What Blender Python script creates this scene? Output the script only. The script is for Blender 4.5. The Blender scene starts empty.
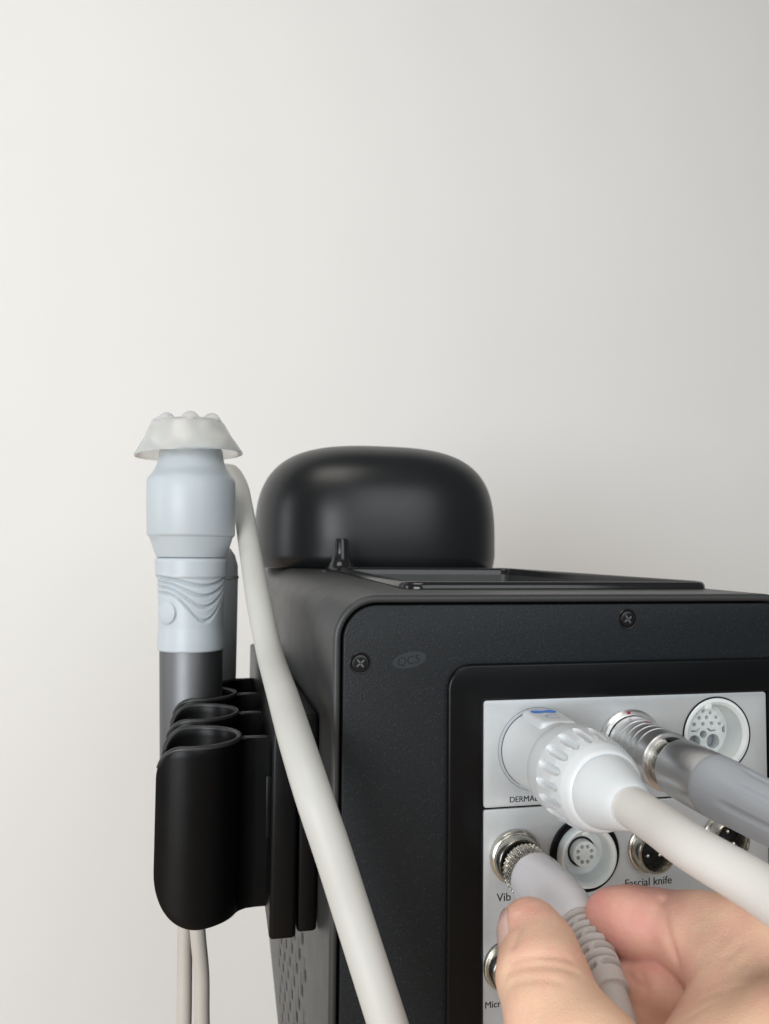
import bpy, bmesh, math, random
import numpy as np
from mathutils import Vector, Matrix
random.seed(7); np.random.seed(7)
scene = bpy.context.scene
COL = scene.collection
R = math.radians
MM = 0.001

# ------------------------------------------------------------------ camera
F = 769.0
YAW, PITCH, ROLL = R(12.0), R(3.2), R(0.5)
CAM = np.array([0.0, -270.0, 1000.0])                      # millimetres
fw = np.array([math.sin(YAW)*math.cos(PITCH), math.cos(YAW)*math.cos(PITCH), math.sin(PITCH)])
rt0 = np.array([math.cos(YAW), -math.sin(YAW), 0.0]); up0 = np.cross(rt0, fw)
rt = rt0*math.cos(ROLL)+up0*math.sin(ROLL); up = -rt0*math.sin(ROLL)+up0*math.cos(ROLL)
cam_data = bpy.data.cameras.new('camera'); cam = bpy.data.objects.new('camera', cam_data); COL.objects.link(cam)
cam.matrix_world = Matrix(((rt[0], up[0], -fw[0], CAM[0]*MM), (rt[1], up[1], -fw[1], CAM[1]*MM),
                           (rt[2], up[2], -fw[2], CAM[2]*MM), (0, 0, 0, 1)))
cam_data.sensor_fit = 'VERTICAL'; cam_data.sensor_height = 36.0; cam_data.sensor_width = 27.0
cam_data.lens = F/1024*36.0; cam_data.clip_start = 0.01; cam_data.clip_end = 50
cam_data.dof.use_dof = True; cam_data.dof.focus_distance = 0.285; cam_data.dof.aperture_fstop = 24.0
scene.camera = cam
def ray(px, py): return fw+rt*((px-384.5)/F)-up*((py-512)/F)
def atY(px, py, Y):
    d = ray(px, py); return CAM+d*((Y-CAM[1])/d[1])
def atD(px, py, d): return CAM+ray(px, py)*d

# ------------------------------------------------------------------ light
world = bpy.data.worlds.new('World'); scene.world = world; world.use_nodes = True
bgn = world.node_tree.nodes['Background']; bgn.inputs[0].default_value = (0.93, 0.97, 1.0, 1); bgn.inputs[1].default_value = 0.13
def area(name, loc, target, sx, sy, power, col):
    l = bpy.data.lights.new(name, 'AREA'); l.shape = 'RECTANGLE'; l.size = sx; l.size_y = sy; l.energy = power; l.color = col
    o = bpy.data.objects.new(name, l); COL.objects.link(o); o.location = loc
    o.rotation_euler = (Vector(target)-Vector(loc)).to_track_quat('-Z', 'Y').to_euler()
    return o
area('window_light', (-1.45, -2.2, 1.1), (0.55, 0.9, 1.0), 1.4, 1.3, 64, (0.93, 0.97, 1.0))
area('side_window_light', (-2.2, 0.0, 1.2), (0.0, 0.35, 1.1), 0.55, 1.2, 9, (0.92, 0.96, 1.0))
area('second_window_light', (0.55, -1.8, 1.7), (0.1, 0.3, 1.0), 1.3, 1.1, 14, (0.95, 0.98, 1.0))
area('ceiling_light', (-0.45, -0.55, 2.5), (-0.3, -0.3, 0.0), 1.0, 0.8, 12, (1.0, 0.94, 0.86))
scene.view_settings.view_transform = 'Standard'; scene.view_settings.look = 'None'
scene.view_settings.exposure = 0.0; scene.view_settings.gamma = 1.0
scene.view_settings.use_curve_mapping = False

# ------------------------------------------------------------------ materials
def mat(name, col, rough=0.5, metal=0.0, bump=0.0, bscale=1500.0, var=0.0, vscale=60.0, spec=0.5, coat=0.0,
        sss=0.0, trans=0.0, ior=1.45, aniso=0.0, rvar=0.0):
    m = bpy.data.materials.new(name); m.use_nodes = True
    nt = m.node_tree; b = nt.nodes['Principled BSDF']
    b.inputs['Base Color'].default_value = (*col, 1); b.inputs['Roughness'].default_value = rough
    b.inputs['Metallic'].default_value = metal; b.inputs['Specular IOR Level'].default_value = spec
    b.inputs['Coat Weight'].default_value = coat; b.inputs['Coat Roughness'].default_value = 0.15
    b.inputs['IOR'].default_value = ior; b.inputs['Transmission Weight'].default_value = trans
    if sss:
        b.inputs['Subsurface Weight'].default_value = sss; b.inputs['Subsurface Scale'].default_value = 0.003
        b.inputs['Subsurface Radius'].default_value = (1.0, 0.45, 0.25)
    tc = nt.nodes.new('ShaderNodeTexCoord')
    if bump:
        n = nt.nodes.new('ShaderNodeTexNoise'); n.inputs['Scale'].default_value = bscale; n.inputs['Detail'].default_value = 2
        bp = nt.nodes.new('ShaderNodeBump'); bp.inputs['Strength'].default_value = bump; bp.inputs['Distance'].default_value = 0.0003
        nt.links.new(tc.outputs['Object'], n.inputs['Vector']); nt.links.new(n.outputs['Fac'], bp.inputs['Height'])
        nt.links.new(bp.outputs['Normal'], b.inputs['Normal'])
    if var:
        n2 = nt.nodes.new('ShaderNodeTexNoise'); n2.inputs['Scale'].default_value = vscale; n2.inputs['Detail'].default_value = 5
        mx = nt.nodes.new('ShaderNodeMix'); mx.data_type = 'RGBA'
        mx.inputs['A'].default_value = (*[max(0, c*(1-var)) for c in col], 1); mx.inputs['B'].default_value = (*[min(1, c*(1+var)) for c in col], 1)
        nt.links.new(tc.outputs['Object'], n2.inputs['Vector']); nt.links.new(n2.outputs['Fac'], mx.inputs['Factor'])
        nt.links.new(mx.outputs['Result'], b.inputs['Base Color'])
    if rvar:
        n3 = nt.nodes.new('ShaderNodeTexNoise'); n3.inputs['Scale'].default_value = vscale*1.7; n3.inputs['Detail'].default_value = 6
        mr = nt.nodes.new('ShaderNodeMapRange'); mr.inputs['To Min'].default_value = max(0, rough-rvar); mr.inputs['To Max'].default_value = rough+rvar
        nt.links.new(tc.outputs['Object'], n3.inputs['Vector']); nt.links.new(n3.outputs['Fac'], mr.inputs['Value'])
        nt.links.new(mr.outputs['Result'], b.inputs['Roughness'])
    return m
M = {
 'wall': mat('wall_paint', (0.805, 0.795, 0.775), 0.85, bump=0.25, bscale=260, var=0.03, vscale=3.5, spec=0.2),
 'floor': mat('floor_boards', (0.58, 0.44, 0.31), 0.5, var=0.15, vscale=6),
 'shell': mat('black_satin_shell', (0.030, 0.031, 0.031), 0.42, bump=0.16, bscale=3200, var=0.12, vscale=40, rvar=0.06),
 'panel': mat('black_powder_coat', (0.0075, 0.0095, 0.0115), 0.46, spec=0.32, bump=0.45, bscale=1900, var=0.9, vscale=1500, rvar=0.05),
 'bezel': mat('smooth_black_plastic', (0.003, 0.0033, 0.0037), 0.30, spec=0.22, bump=0.05, bscale=3000, rvar=0.05),
 'gloss': mat('gloss_black_plastic', (0.012, 0.012, 0.013), 0.16, rvar=0.05),
 'dome': mat('black_satin_dome', (0.009, 0.010, 0.011), 0.34, bump=0.08, bscale=3500, rvar=0.03),
 'holder': mat('black_moulded_plastic', (0.002, 0.0021, 0.0023), 0.36, spec=0.2, bump=0.12, bscale=2600, rvar=0.06),
 'rim': mat('worn_edge_with_highlight', (0.022, 0.022, 0.023), 0.38),  # worn edge grey, lightened so the lips' highlight sits in the colour
 'dark': mat('dark_plastic_and_recess_shade', (0.006, 0.006, 0.006), 0.7),  # dark inserts and gasket, also painted shade in holes and gaps
 'screw': mat('black_screw_steel', (0.035, 0.035, 0.036), 0.32, metal=0.9),
 'plate': mat('silver_plate_paint', (0.50, 0.52, 0.53), 0.42, metal=0.25, bump=0.2, bscale=2400, var=0.05, vscale=300, rvar=0.05),
 'ink': mat('black_ink', (0.012, 0.012, 0.012), 0.6),
 'sticker': mat('dark_clear_sticker', (0.021, 0.025, 0.029), 0.40),
 'stickerink': mat('sticker_ink', (0.003, 0.003, 0.003), 0.6),
 'white': mat('white_plastic', (0.60, 0.62, 0.63), 0.36, bump=0.05, bscale=900, sss=0.12, rvar=0.05),
 'socketwhite': mat('white_socket_plastic', (0.66, 0.70, 0.695), 0.34, rvar=0.05),
 'cable': mat('off_white_cable', (0.50, 0.495, 0.465), 0.47, bump=0.06, bscale=700, var=0.07, vscale=35, rvar=0.06),
 'warmcable': mat('warm_white_cable', (0.61, 0.585, 0.555), 0.45, bump=0.05, bscale=700, var=0.06, vscale=35, rvar=0.05),
 'cord': mat('beige_cord', (0.46, 0.43, 0.39), 0.5, bump=0.05, bscale=700, var=0.05, vscale=40),
 'blue': mat('blue_ink', (0.01, 0.16, 0.62), 0.4),
 'violet': mat('violet_ink', (0.22, 0.24, 0.55), 0.45),
 'red': mat('red_paint', (0.30, 0.01, 0.04), 0.4),
 'chrome': mat('satin_chrome', (0.78, 0.775, 0.77), 0.36, metal=1.0, bump=0.05, bscale=2500, rvar=0.06, vscale=200),
 'nickel': mat('worn_nickel', (0.47, 0.45, 0.405), 0.27, metal=1.0, bump=0.06, bscale=2500, rvar=0.08, vscale=200, var=0.1),
 'pin': mat('pin_metal', (0.80, 0.78, 0.74), 0.2, metal=1.0),
 'boot': mat('blue_grey_rubber', (0.36, 0.38, 0.405), 0.45, bump=0.06, bscale=900, rvar=0.06),
 'lilac': mat('pale_grey_boot', (0.62, 0.605, 0.63), 0.22, bump=0.5, bscale=170, rvar=0.07, var=0.03, vscale=120),
 'relief': mat('taupe_rubber', (0.47, 0.44, 0.42), 0.5, bump=0.06, bscale=900, var=0.04, vscale=90),
 'collar': mat('pale_blue_grey_plastic', (0.45, 0.495, 0.525), 0.40, bump=0.05, bscale=900, rvar=0.05, sss=0.05),
 'barrel': mat('gunmetal', (0.17, 0.172, 0.178), 0.52, metal=1.0, rvar=0.04, bump=0.03, bscale=1500),
 'tube': mat('dark_gunmetal', (0.50, 0.505, 0.51), 0.5, metal=0.6, rvar=0.04),
 'nail': mat('fingernail', (0.56, 0.37, 0.32), 0.28, sss=0.2),
}
# translucent silicone
m = bpy.data.materials.new('translucent_silicone'); m.use_nodes = True
b = m.node_tree.nodes['Principled BSDF']; b.inputs['Base Color'].default_value = (0.96, 0.96, 0.94, 1)
b.inputs['Roughness'].default_value = 0.18; b.inputs['Transmission Weight'].default_value = 0.70; b.inputs['IOR'].default_value = 1.33
b.inputs['Subsurface Weight'].default_value = 0.3; b.inputs['Subsurface Scale'].default_value = 0.004
M['silicone'] = m
# fine pale specks in the powder coat
def specks(m, scale, size, col):
    nt = m.node_tree; b = nt.nodes['Principled BSDF']; src = b.inputs['Base Color'].links[0].from_socket
    tc = nt.nodes.new('ShaderNodeTexCoord'); v = nt.nodes.new('ShaderNodeTexVoronoi'); v.inputs['Scale'].default_value = scale
    mr = nt.nodes.new('ShaderNodeMapRange'); mr.inputs['From Min'].default_value = size*0.5; mr.inputs['From Max'].default_value = size
    mr.inputs['To Min'].default_value = 1.0; mr.inputs['To Max'].default_value = 0.0
    sp = nt.nodes.new('ShaderNodeSeparateColor'); mu = nt.nodes.new('ShaderNodeMath'); mu.operation = 'MULTIPLY'
    mx = nt.nodes.new('ShaderNodeMix'); mx.data_type = 'RGBA'; mx.inputs['B'].default_value = (*col, 1)
    nt.links.new(tc.outputs['Object'], v.inputs['Vector']); nt.links.new(v.outputs['Distance'], mr.inputs['Value'])
    nt.links.new(v.outputs['Color'], sp.inputs[0]); nt.links.new(sp.outputs[0], mu.inputs[0]); nt.links.new(mr.outputs['Result'], mu.inputs[1])
    nt.links.new(mu.outputs[0], mx.inputs['Factor']); nt.links.new(src, mx.inputs['A']); nt.links.new(mx.outputs['Result'], b.inputs['Base Color'])
specks(M['panel'], 800.0, 0.30, (0.024, 0.028, 0.032))
# skin: colour from a tint attribute (pinker fingertips and joints) with mottling, pore and crease relief
m = bpy.data.materials.new('skin'); m.use_nodes = True; nt = m.node_tree; b = nt.nodes['Principled BSDF']
at = nt.nodes.new('ShaderNodeAttribute'); at.attribute_name = 'tint'
mx = nt.nodes.new('ShaderNodeMix'); mx.data_type = 'RGBA'
mx.inputs['A'].default_value = (0.70, 0.455, 0.315, 1); mx.inputs['B'].default_value = (0.63, 0.28, 0.24, 1)
tc = nt.nodes.new('ShaderNodeTexCoord')
n = nt.nodes.new('ShaderNodeTexNoise'); n.inputs['Scale'].default_value = 90; n.inputs['Detail'].default_value = 5
ad = nt.nodes.new('ShaderNodeMath'); ad.operation = 'MULTIPLY_ADD'; ad.inputs[1].default_value = 1.5; ad.inputs[2].default_value = -0.68
sm = nt.nodes.new('ShaderNodeMath'); sm.operation = 'ADD'; sm.use_clamp = True
nt.links.new(tc.outputs['Object'], n.inputs['Vector']); nt.links.new(n.outputs['Fac'], ad.inputs[0])
nt.links.new(ad.outputs[0], sm.inputs[0]); nt.links.new(at.outputs['Fac'], sm.inputs[1])
nt.links.new(sm.outputs[0], mx.inputs['Factor']); nt.links.new(mx.outputs['Result'], b.inputs['Base Color'])
v = nt.nodes.new('ShaderNodeTexVoronoi'); v.inputs['Scale'].default_value = 1100; v.feature = 'DISTANCE_TO_EDGE'
n4 = nt.nodes.new('ShaderNodeTexNoise'); n4.inputs['Scale'].default_value = 350; n4.inputs['Detail'].default_value = 4
hs = nt.nodes.new('ShaderNodeMath'); hs.operation = 'ADD'
nt.links.new(tc.outputs['Object'], v.inputs['Vector']); nt.links.new(tc.outputs['Object'], n4.inputs['Vector'])
nt.links.new(v.outputs['Distance'], hs.inputs[0]); nt.links.new(n4.outputs['Fac'], hs.inputs[1])
bp = nt.nodes.new('ShaderNodeBump'); bp.inputs['Strength'].default_value = 0.42; bp.inputs['Distance'].default_value = 0.0003
nt.links.new(hs.outputs[0], bp.inputs['Height']); nt.links.new(bp.outputs['Normal'], b.inputs['Normal'])
b.inputs['Roughness'].default_value = 0.5; b.inputs['Subsurface Weight'].default_value = 0.35
b.inputs['Subsurface Scale'].default_value = 0.003; b.inputs['Subsurface Radius'].default_value = (1.0, 0.38, 0.22)
M['skin'] = m

# ------------------------------------------------------------------ object helpers (vertices in millimetres, world)
def base_of(parent):
    while parent.parent: parent = parent.parent
    return np.array(parent['_b'])
def empty(name, base, label, cat, group=None):
    o = bpy.data.objects.new(name, None); COL.objects.link(o); o.location = Vector(base)*MM
    o.empty_display_size = 0.02; o['_b'] = list(map(float, base)); o['label'] = label; o['category'] = cat
    if group: o['group'] = group
    return o
def mk(name, verts, faces, material, parent=None, sharp=35, base=None, smooth=True):
    V = np.array(verts, float)
    if parent is not None: bs = base_of(parent)
    else:
        bs = np.array(base) if base is not None else np.array([V[:, 0].mean(), V[:, 1].mean(), V[:, 2].min()])
    me = bpy.data.meshes.new(name)
    me.from_pydata([tuple(p) for p in (V-bs)*MM], [], [tuple(map(int, f)) for f in faces])
    bm = bmesh.new(); bm.from_mesh(me); bmesh.ops.recalc_face_normals(bm, faces=bm.faces); bm.to_mesh(me); bm.free()
    if smooth:
        for p in me.polygons: p.use_smooth = True
        me.set_sharp_from_angle(angle=R(sharp))
    me.materials.append(M[material] if isinstance(material, str) else material)
    o = bpy.data.objects.new(name, me); COL.objects.link(o)
    if parent is None:
        o.location = Vector(bs)*MM; o['_b'] = [float(x) for x in bs]
    else: o.parent = parent
    return o
def frame(d):
    d = np.array(d, float); d /= np.linalg.norm(d)
    a = np.array([0, 0, 1.0]) if abs(d[2]) < 0.9 else np.array([0, -1.0, 0])
    u = np.cross(a, d); u /= np.linalg.norm(u); w = np.cross(d, u)
    return d, u, w
def lathe(prof, org, d, seg=64, rf=None, close=False):
    """prof: (t, r) along axis d; rf(t, phi, r) changes r; phi 0 = u, 90 deg = w (up for a horizontal axis)"""
    d, u, w = frame(d); org = np.array(org, float); V = []; Fc = []
    n = len(prof)
    for t, r in prof:
        for k in range(seg):
            ph = 2*math.pi*k/seg
            rr = rf(t, ph, r) if rf else r
            V.append(org+d*t+(u*math.cos(ph)+w*math.sin(ph))*max(rr, 0.0005))
    for i in range(n if close else n-1):
        j = (i+1) % n
        for k in range(seg):
            k2 = (k+1) % seg
            Fc.append((i*seg+k, i*seg+k2, j*seg+k2, j*seg+k))
    if not close:
        Fc.append(tuple(range(seg))); Fc.append(tuple((n-1)*seg+k for k in range(seg)))
    return V, Fc
def dens(prof, step):
    out = [prof[0]]
    for a, b2 in zip(prof, prof[1:]):
        n = max(1, int(math.hypot(b2[0]-a[0], b2[1]-a[1])/step))
        for i in range(1, n+1): out.append((a[0]+(b2[0]-a[0])*i/n, a[1]+(b2[1]-a[1])*i/n))
    return out
def spline(P, n=24):
    P = [np.array(p, float) for p in P]; P = [2*P[0]-P[1]]+P+[2*P[-1]-P[-2]]; out = []
    for i in range(1, len(P)-2):
        p0, p1, p2, p3 = P[i-1:i+3]
        t0 = 0; t1 = t0+np.linalg.norm(p1-p0)**.5; t2 = t1+np.linalg.norm(p2-p1)**.5; t3 = t2+np.linalg.norm(p3-p2)**.5
        for k in range(n):
            t = t1+(t2-t1)*k/n
            A1 = (t1-t)/(t1-t0)*p0+(t-t0)/(t1-t0)*p1; A2 = (t2-t)/(t2-t1)*p1+(t-t1)/(t2-t1)*p2; A3 = (t3-t)/(t3-t2)*p2+(t-t2)/(t3-t2)*p3
            B1 = (t2-t)/(t2-t0)*A1+(t-t0)/(t2-t0)*A2; B2 = (t3-t)/(t3-t1)*A2+(t-t1)/(t3-t1)*A3
            out.append((t2-t)/(t2-t1)*B1+(t-t1)/(t2-t1)*B2)
    out.append(P[-2]); return np.array(out)
def sweep(path, rf, seg=32, u0=None):
    """path points, rf(s, phi) radius; phi 0 along u0 carried along the path"""
    path = np.array(path); T = np.gradient(path, axis=0); T /= np.linalg.norm(T, axis=1)[:, None]
    s = np.concatenate([[0], np.cumsum(np.linalg.norm(np.diff(path, axis=0), axis=1))])
    fn = u0 if callable(u0) else None
    u = np.array(u0 if (u0 is not None and not fn) else frame(T[0])[1], float); V = []; Fc = []
    for i in range(len(path)):
        if fn: u = np.array(fn(path[i]), float)
        u = u-T[i]*(u@T[i]); u /= np.linalg.norm(u); w = np.cross(T[i], u)
        for k in range(seg):
            ph = 2*math.pi*k/seg; V.append(path[i]+(u*math.cos(ph)+w*math.sin(ph))*rf(s[i], ph))
    n = len(path)
    for i in range(n-1):
        for k in range(seg):
            k2 = (k+1) % seg; Fc.append((i*seg+k, i*seg+k2, (i+1)*seg+k2, (i+1)*seg+k))
    Fc.append(tuple(range(seg))); Fc.append(tuple((n-1)*seg+k for k in range(seg)))
    return V, Fc
def resample(path, step):
    s = np.concatenate([[0], np.cumsum(np.linalg.norm(np.diff(path, axis=0), axis=1))])
    q = np.linspace(0, s[-1], max(2, int(s[-1]/step)+1))
    return np.stack([np.interp(q, s, path[:, k]) for k in range(3)], 1)
def rrect(x0, x1, z0, z1, r, n=8):
    out = []
    for cx, cz, a in ((x1-r, z1-r, 0), (x0+r, z1-r, 90), (x0+r, z0+r, 180), (x1-r, z0+r, 270)):
        for k in range(n+1):
            t = R(a+90*k/n); out.append((cx+r*math.cos(t), cz+r*math.sin(t)))
    return out
def circ(cx, cz, r, n=32): return [(cx+r*math.cos(2*math.pi*k/n), cz+r*math.sin(2*math.pi*k/n)) for k in range(n)]
def flat(loops, y0, y1, bev=0.0, res=2):
    """a sheet with holes from 2D outlines (x, z), from y0 (towards the camera) to y1; bev rounds its edges"""
    cu = bpy.data.curves.new('tmp', 'CURVE'); cu.dimensions = '2D'; cu.fill_mode = 'BOTH'
    for lp in loops:
        s = cu.splines.new('POLY'); s.points.add(len(lp)-1); s.use_cyclic_u = True
        for p, q in zip(s.points, lp): p.co = (q[0], q[1], 0, 1)
    cu.extrude = (y1-y0)/2-bev; cu.bevel_depth = bev; cu.bevel_resolution = res
    cu.offset = -bev
    o = bpy.data.objects.new('tmp', cu); COL.objects.link(o)
    dg = bpy.context.evaluated_depsgraph_get(); me = bpy.data.meshes.new_from_object(o.evaluated_get(dg))
    bm = bmesh.new(); bm.from_mesh(me); bmesh.ops.remove_doubles(bm, verts=bm.verts, dist=0.001)
    bm.verts.index_update()
    V = [(v.co.x, (y0+y1)/2-v.co.z, v.co.y) for v in bm.verts]; Fc = [[v.index for v in f.verts] for f in bm.faces]
    bm.free(); bpy.data.objects.remove(o); bpy.data.curves.remove(cu); bpy.data.meshes.remove(me)
    return V, Fc
def box(x0, x1, y0, y1, z0, z1, bev=0.0, seg=2):
    bm = bmesh.new(); bmesh.ops.create_cube(bm, size=1)
    for v in bm.verts: v.co = ((x0+x1)/2+v.co.x*(x1-x0), (y0+y1)/2+v.co.y*(y1-y0), (z0+z1)/2+v.co.z*(z1-z0))
    if bev: bmesh.ops.bevel(bm, geom=bm.edges[:], offset=bev, segments=seg, profile=0.5, affect='EDGES')
    bm.verts.index_update()
    V = [tuple(v.co) for v in bm.verts]; Fc = [[v.index for v in f.verts] for f in bm.faces]; bm.free()
    return V, Fc
def text(body, size, x, y, z, shear=0.0, depth=0.05, align='LEFT', bold=0.0):
    """lettering on the panel; x, z = start of the baseline"""
    cu = bpy.data.curves.new('tmp', 'FONT'); cu.body = body; cu.size = size; cu.extrude = depth/2; cu.align_x = align
    o = bpy.data.objects.new('tmp', cu); COL.objects.link(o)
    dg = bpy.context.evaluated_depsgraph_get(); me = bpy.data.meshes.new_from_object(o.evaluated_get(dg))
    V = [(x+v.co.x, y-v.co.z, z+v.co.y) for v in me.vertices]; Fc = [list(p.vertices) for p in me.polygons]
    bpy.data.objects.remove(o); bpy.data.curves.remove(cu); bpy.data.meshes.remove(me)
    if bold:
        nv_ = len(V); V = V+[(a+bold, b_-0.012, c) for a, b_, c in V]
        Fc = Fc+[[q+nv_ for q in f] for f in Fc]
    return V, Fc
def merge(*parts):
    V = []; Fc = []
    for v, f in parts:
        o = len(V); V += list(v); Fc += [[i+o for i in q] for q in f]
    return V, Fc

# ------------------------------------------------------------------ setting
def plane(name, c, mname):
    o = mk(name, c, [(0, 1, 2, 3)], mname, smooth=False); o['kind'] = 'structure'; return o
plane('wall', [(-3000, 900, 0), (3500, 900, 0), (3500, 900, 3000), (-3000, 900, 3000)], 'wall')
plane('floor', [(-3000, -2500, 0), (3500, -2500, 0), (3500, 900, 0), (-3000, 900, 0)], 'floor')

# ------------------------------------------------------------------ the machine
mach = empty('beauty_machine', (132, 165, 0), 'black machine with silver rear socket panel, tray on top and rounded dome', 'machine')
XL, XR, ZT, YE = 39.3, 229.0, 985.8, 400.0
def ztop(Y): return ZT+0.018*Y
def xleft(Y, z):
    k = np.interp(z, [0, 500, 607, 700, 800, 960], [26.0, 26.0, 15.0, 3.5, -1.0, -6.0]); return XL+(Y/300.0)*k
def xright(Y): return XR-26*(Y/300.0)
def section(Y, off, n=10):
    zt = ztop(Y)-off; r = max(16-off, 2); out = []
    xr = xright(Y)-off
    for k in range(n+1):
        t = R(90*k/n); out.append((xr-r+r*math.cos(t), Y, zt-r+r*math.sin(t)))
    xl = xleft(Y, 960)+off
    for k in range(n+1):
        t = R(90+90*k/n); out.append((xl+r+r*math.cos(t), Y, zt-r+r*math.sin(t)))
    for z in (930, 890, 850, 800, 750, 700, 650, 607, 550, 500, 0): out.append((xleft(Y, z)+off, Y, z))
    out.append((xr, Y, 0)); 
    for z in (500, 800, 930): out.append((xr, Y, z))
    return out
st = [(25.0, 2.9), (1.0, 2.9), (0.3, 2.4), (0.0, 1.7), (0.2, 0.8), (0.8, 0.2), (2.0, 0.0), (60, 0), (140, 0), (220, 0), (300, 0), (YE-8, 0), (YE-2, 2), (YE, 8)]
V = []; Fc = []
for Y, off in st: V += section(Y, off)
nn = len(section(0, 0))
for i in range(len(st)-1):
    for k in range(nn): k2 = (k+1) % nn; Fc.append((i*nn+k, i*nn+k2, (i+1)*nn+k2, (i+1)*nn+k))
Fc.append(tuple((len(st)-1)*nn+k for k in range(nn))); Fc.append(tuple(range(nn)))
shell = mk('body_shell', V, Fc, 'shell', mach, sharp=50)
# tray opening is cut into the shell
def trapz(inset, r=9, n=7):
    P = [(72.5, 31), (213.5, 31), (180, 196), (70.5, 196)]
    c = np.mean(P, axis=0); out = []
    for i in range(4):
        a, p, q = (np.array(P[(i+k-1) % 4], float) for k in range(3))
        d1 = (a-p)/np.linalg.norm(a-p); d2 = (q-p)/np.linalg.norm(q-p)
        ang = math.acos(np.clip(d1@d2, -1, 1)); rr = max(r-inset, 2); bis = (d1+d2)/np.linalg.norm(d1+d2)
        pp = p+bis*inset/math.sin(ang/2); t = rr/math.tan(ang/2); cc = pp+bis*rr/math.sin(ang/2)
        s = pp+d1*t-cc; e = pp+d2*t-cc; a0 = math.atan2(s[1], s[0]); a1 = math.atan2(e[1], e[0])
        da = (a1-a0+math.pi) % (2*math.pi)-math.pi
        for k in range(n+1): t2 = a0+da*k/n; out.append(cc+rr*np.array([math.cos(t2), math.sin(t2)]))
    return out
def loft_rings(rings, close=True):
    V = []; Fc = []; n = len(rings[0])
    for rg in rings: V += rg
    for i in range(len(rings) if close else len(rings)-1):
        j = (i+1) % len(rings)
        for k in range(n): k2 = (k+1) % n; Fc.append((i*n+k, i*n+k2, j*n+k2, j*n+k))
    return V, Fc
def tring(inset, h): return [(p[0], p[1], ztop(p[1])+h) for p in trapz(inset)]
cv, cf = loft_rings([tring(1.5, 12), tring(1.5, -16)], close=False)
n = len(trapz(0)); cf += [tuple(range(n)), tuple(range(n, 2*n))]
cut = mk('tray_cutter', cv, cf, 'dark', mach)
mod = shell.modifiers.new('cut', 'BOOLEAN'); mod.object = cut; mod.operation = 'DIFFERENCE'; mod.solver = 'EXACT'
dg = bpy.context.evaluated_depsgraph_get(); me2 = bpy.data.meshes.new_from_object(shell.evaluated_get(dg))
shell.modifiers.clear(); shell.data = me2; me2.materials.clear(); me2.materials.append(M['shell'])
bpy.data.objects.remove(cut)
rim = mk('tray_rim', *loft_rings([tring(-0.4, -0.4), tring(-0.2, 1.6), tring(0.5, 2.7), tring(1.4, 3.1), tring(2.4, 2.7), tring(3.0, 1.6), tring(3.1, -6), tring(1.4, -6)]), 'gloss', mach, sharp=60)
bv, bf = loft_rings([tring(1.55, -1.0), tring(3.2, -1.0), tring(4.5, -13), tring(6.5, -14.5)], close=False)
bf.append(tuple(3*n+k for k in range(n)))
mk('tray_basin', bv, bf, 'shell', mach)
# small cone post at the tray's far corner
pz = ztop(205)-0.3
mk('tray_post', *lathe([(0, 12.5), (0.9, 12.2), (1.6, 10.2), (3.5, 8.0), (7, 6.0), (12, 5.1), (18.5, 4.7), (20.4, 4.2), (21.0, 3.0), (21.0, 0.2)], (74.5, 211, pz), (0, 0, 1), 40), 'gloss', mach, sharp=45)
# dome
def dome(cx, cy, z0, ax, ay, h, nx=3.3, npl=2.6, seg=96, rows=40):
    V = []; Fc = []
    rowsl = [(0.965, 0.0), (0.985, 0.012)]
    for i in range(rows+1):
        a = math.pi/2*i/rows; rowsl.append((max(math.cos(a), 0)**(2/nx), 0.16+0.84*math.sin(a)**(2/nx)) if i else (1.0, 0.10))
    for sc, zz in rowsl:
        for k in range(seg):
            t = 2*math.pi*k/seg; c, s = math.cos(t), math.sin(t)
            V.append((cx+ax*max(sc, 1e-4)*math.copysign(abs(c)**(2/npl), c), cy+ay*max(sc, 1e-4)*math.copysign(abs(s)**(2/npl), s), z0+h*zz))
    for i in range(len(rowsl)-1):
        for k in range(seg): k2 = (k+1) % seg; Fc.append((i*seg+k, i*seg+k2, (i+1)*seg+k2, (i+1)*seg+k))
    Fc.append(tuple(range(seg)))
    return V, Fc
mk('dome_cover', *dome(116.5, 318, ztop(280)-0.8, 91.5, 76, 92.0), 'dome', mach, sharp=80)
# rear panel set into the shell
PX0, PX1, PZ1, PZM = 94.4, 211.2, 947.5, 909.0
def panel_outline(off):
    r = 16-off; x0, x1, zt = XL+off, XR-off, ZT-off
    out = []
    for cx, cz, a in ((x1-r, zt-r, 0), (x0+r, zt-r, 90)):
        for k in range(13): t = R(a+90*k/12); out.append((cx+r*math.cos(t), cz+r*math.sin(t)))
    out += [(x0, 620), (x1, 620)]
    return out
panel = mk('rear_panel', *flat([panel_outline(3.7), [(PX0+0.8, 705), (PX1-0.8, 705), (PX1-0.8, PZ1-0.8), (PX0+0.8, PZ1-0.8)]], -0.4, 4.0, 0.5), 'panel', mach, sharp=50)
def screw(x, z, rot):
    s = mk('screw', *lathe([(-0.5, 3.2), (0.15, 3.2), (0.6, 2.9), (0.75, 2.2), (0.75, 1.9), (0.45, 1.8)], (x, -0.4, z), (0, -1, 0), 40), 'screw', mach)
    mk('screw_collar', *lathe([(0.0, 3.25), (0.25, 3.3), (0.30, 3.65), (0.0, 3.9)], (x, -0.4, z), (0, -1, 0), 40, close=True), 'screw', s)
    parts = []
    for a in (rot, rot+90):
        c, sn = math.cos(R(a)), math.sin(R(a)); v, f = box(-1.75, 1.75, -0.95, -0.80, -0.28, 0.28)
        parts.append(([(x+p[0]*c-p[2]*sn, p[1], z+p[0]*sn+p[2]*c) for p in v], f))
    mk('cross_recess_glint', *merge(*parts), 'cross_glint' if 'cross_glint' in M else 'chrome', s)
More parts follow.
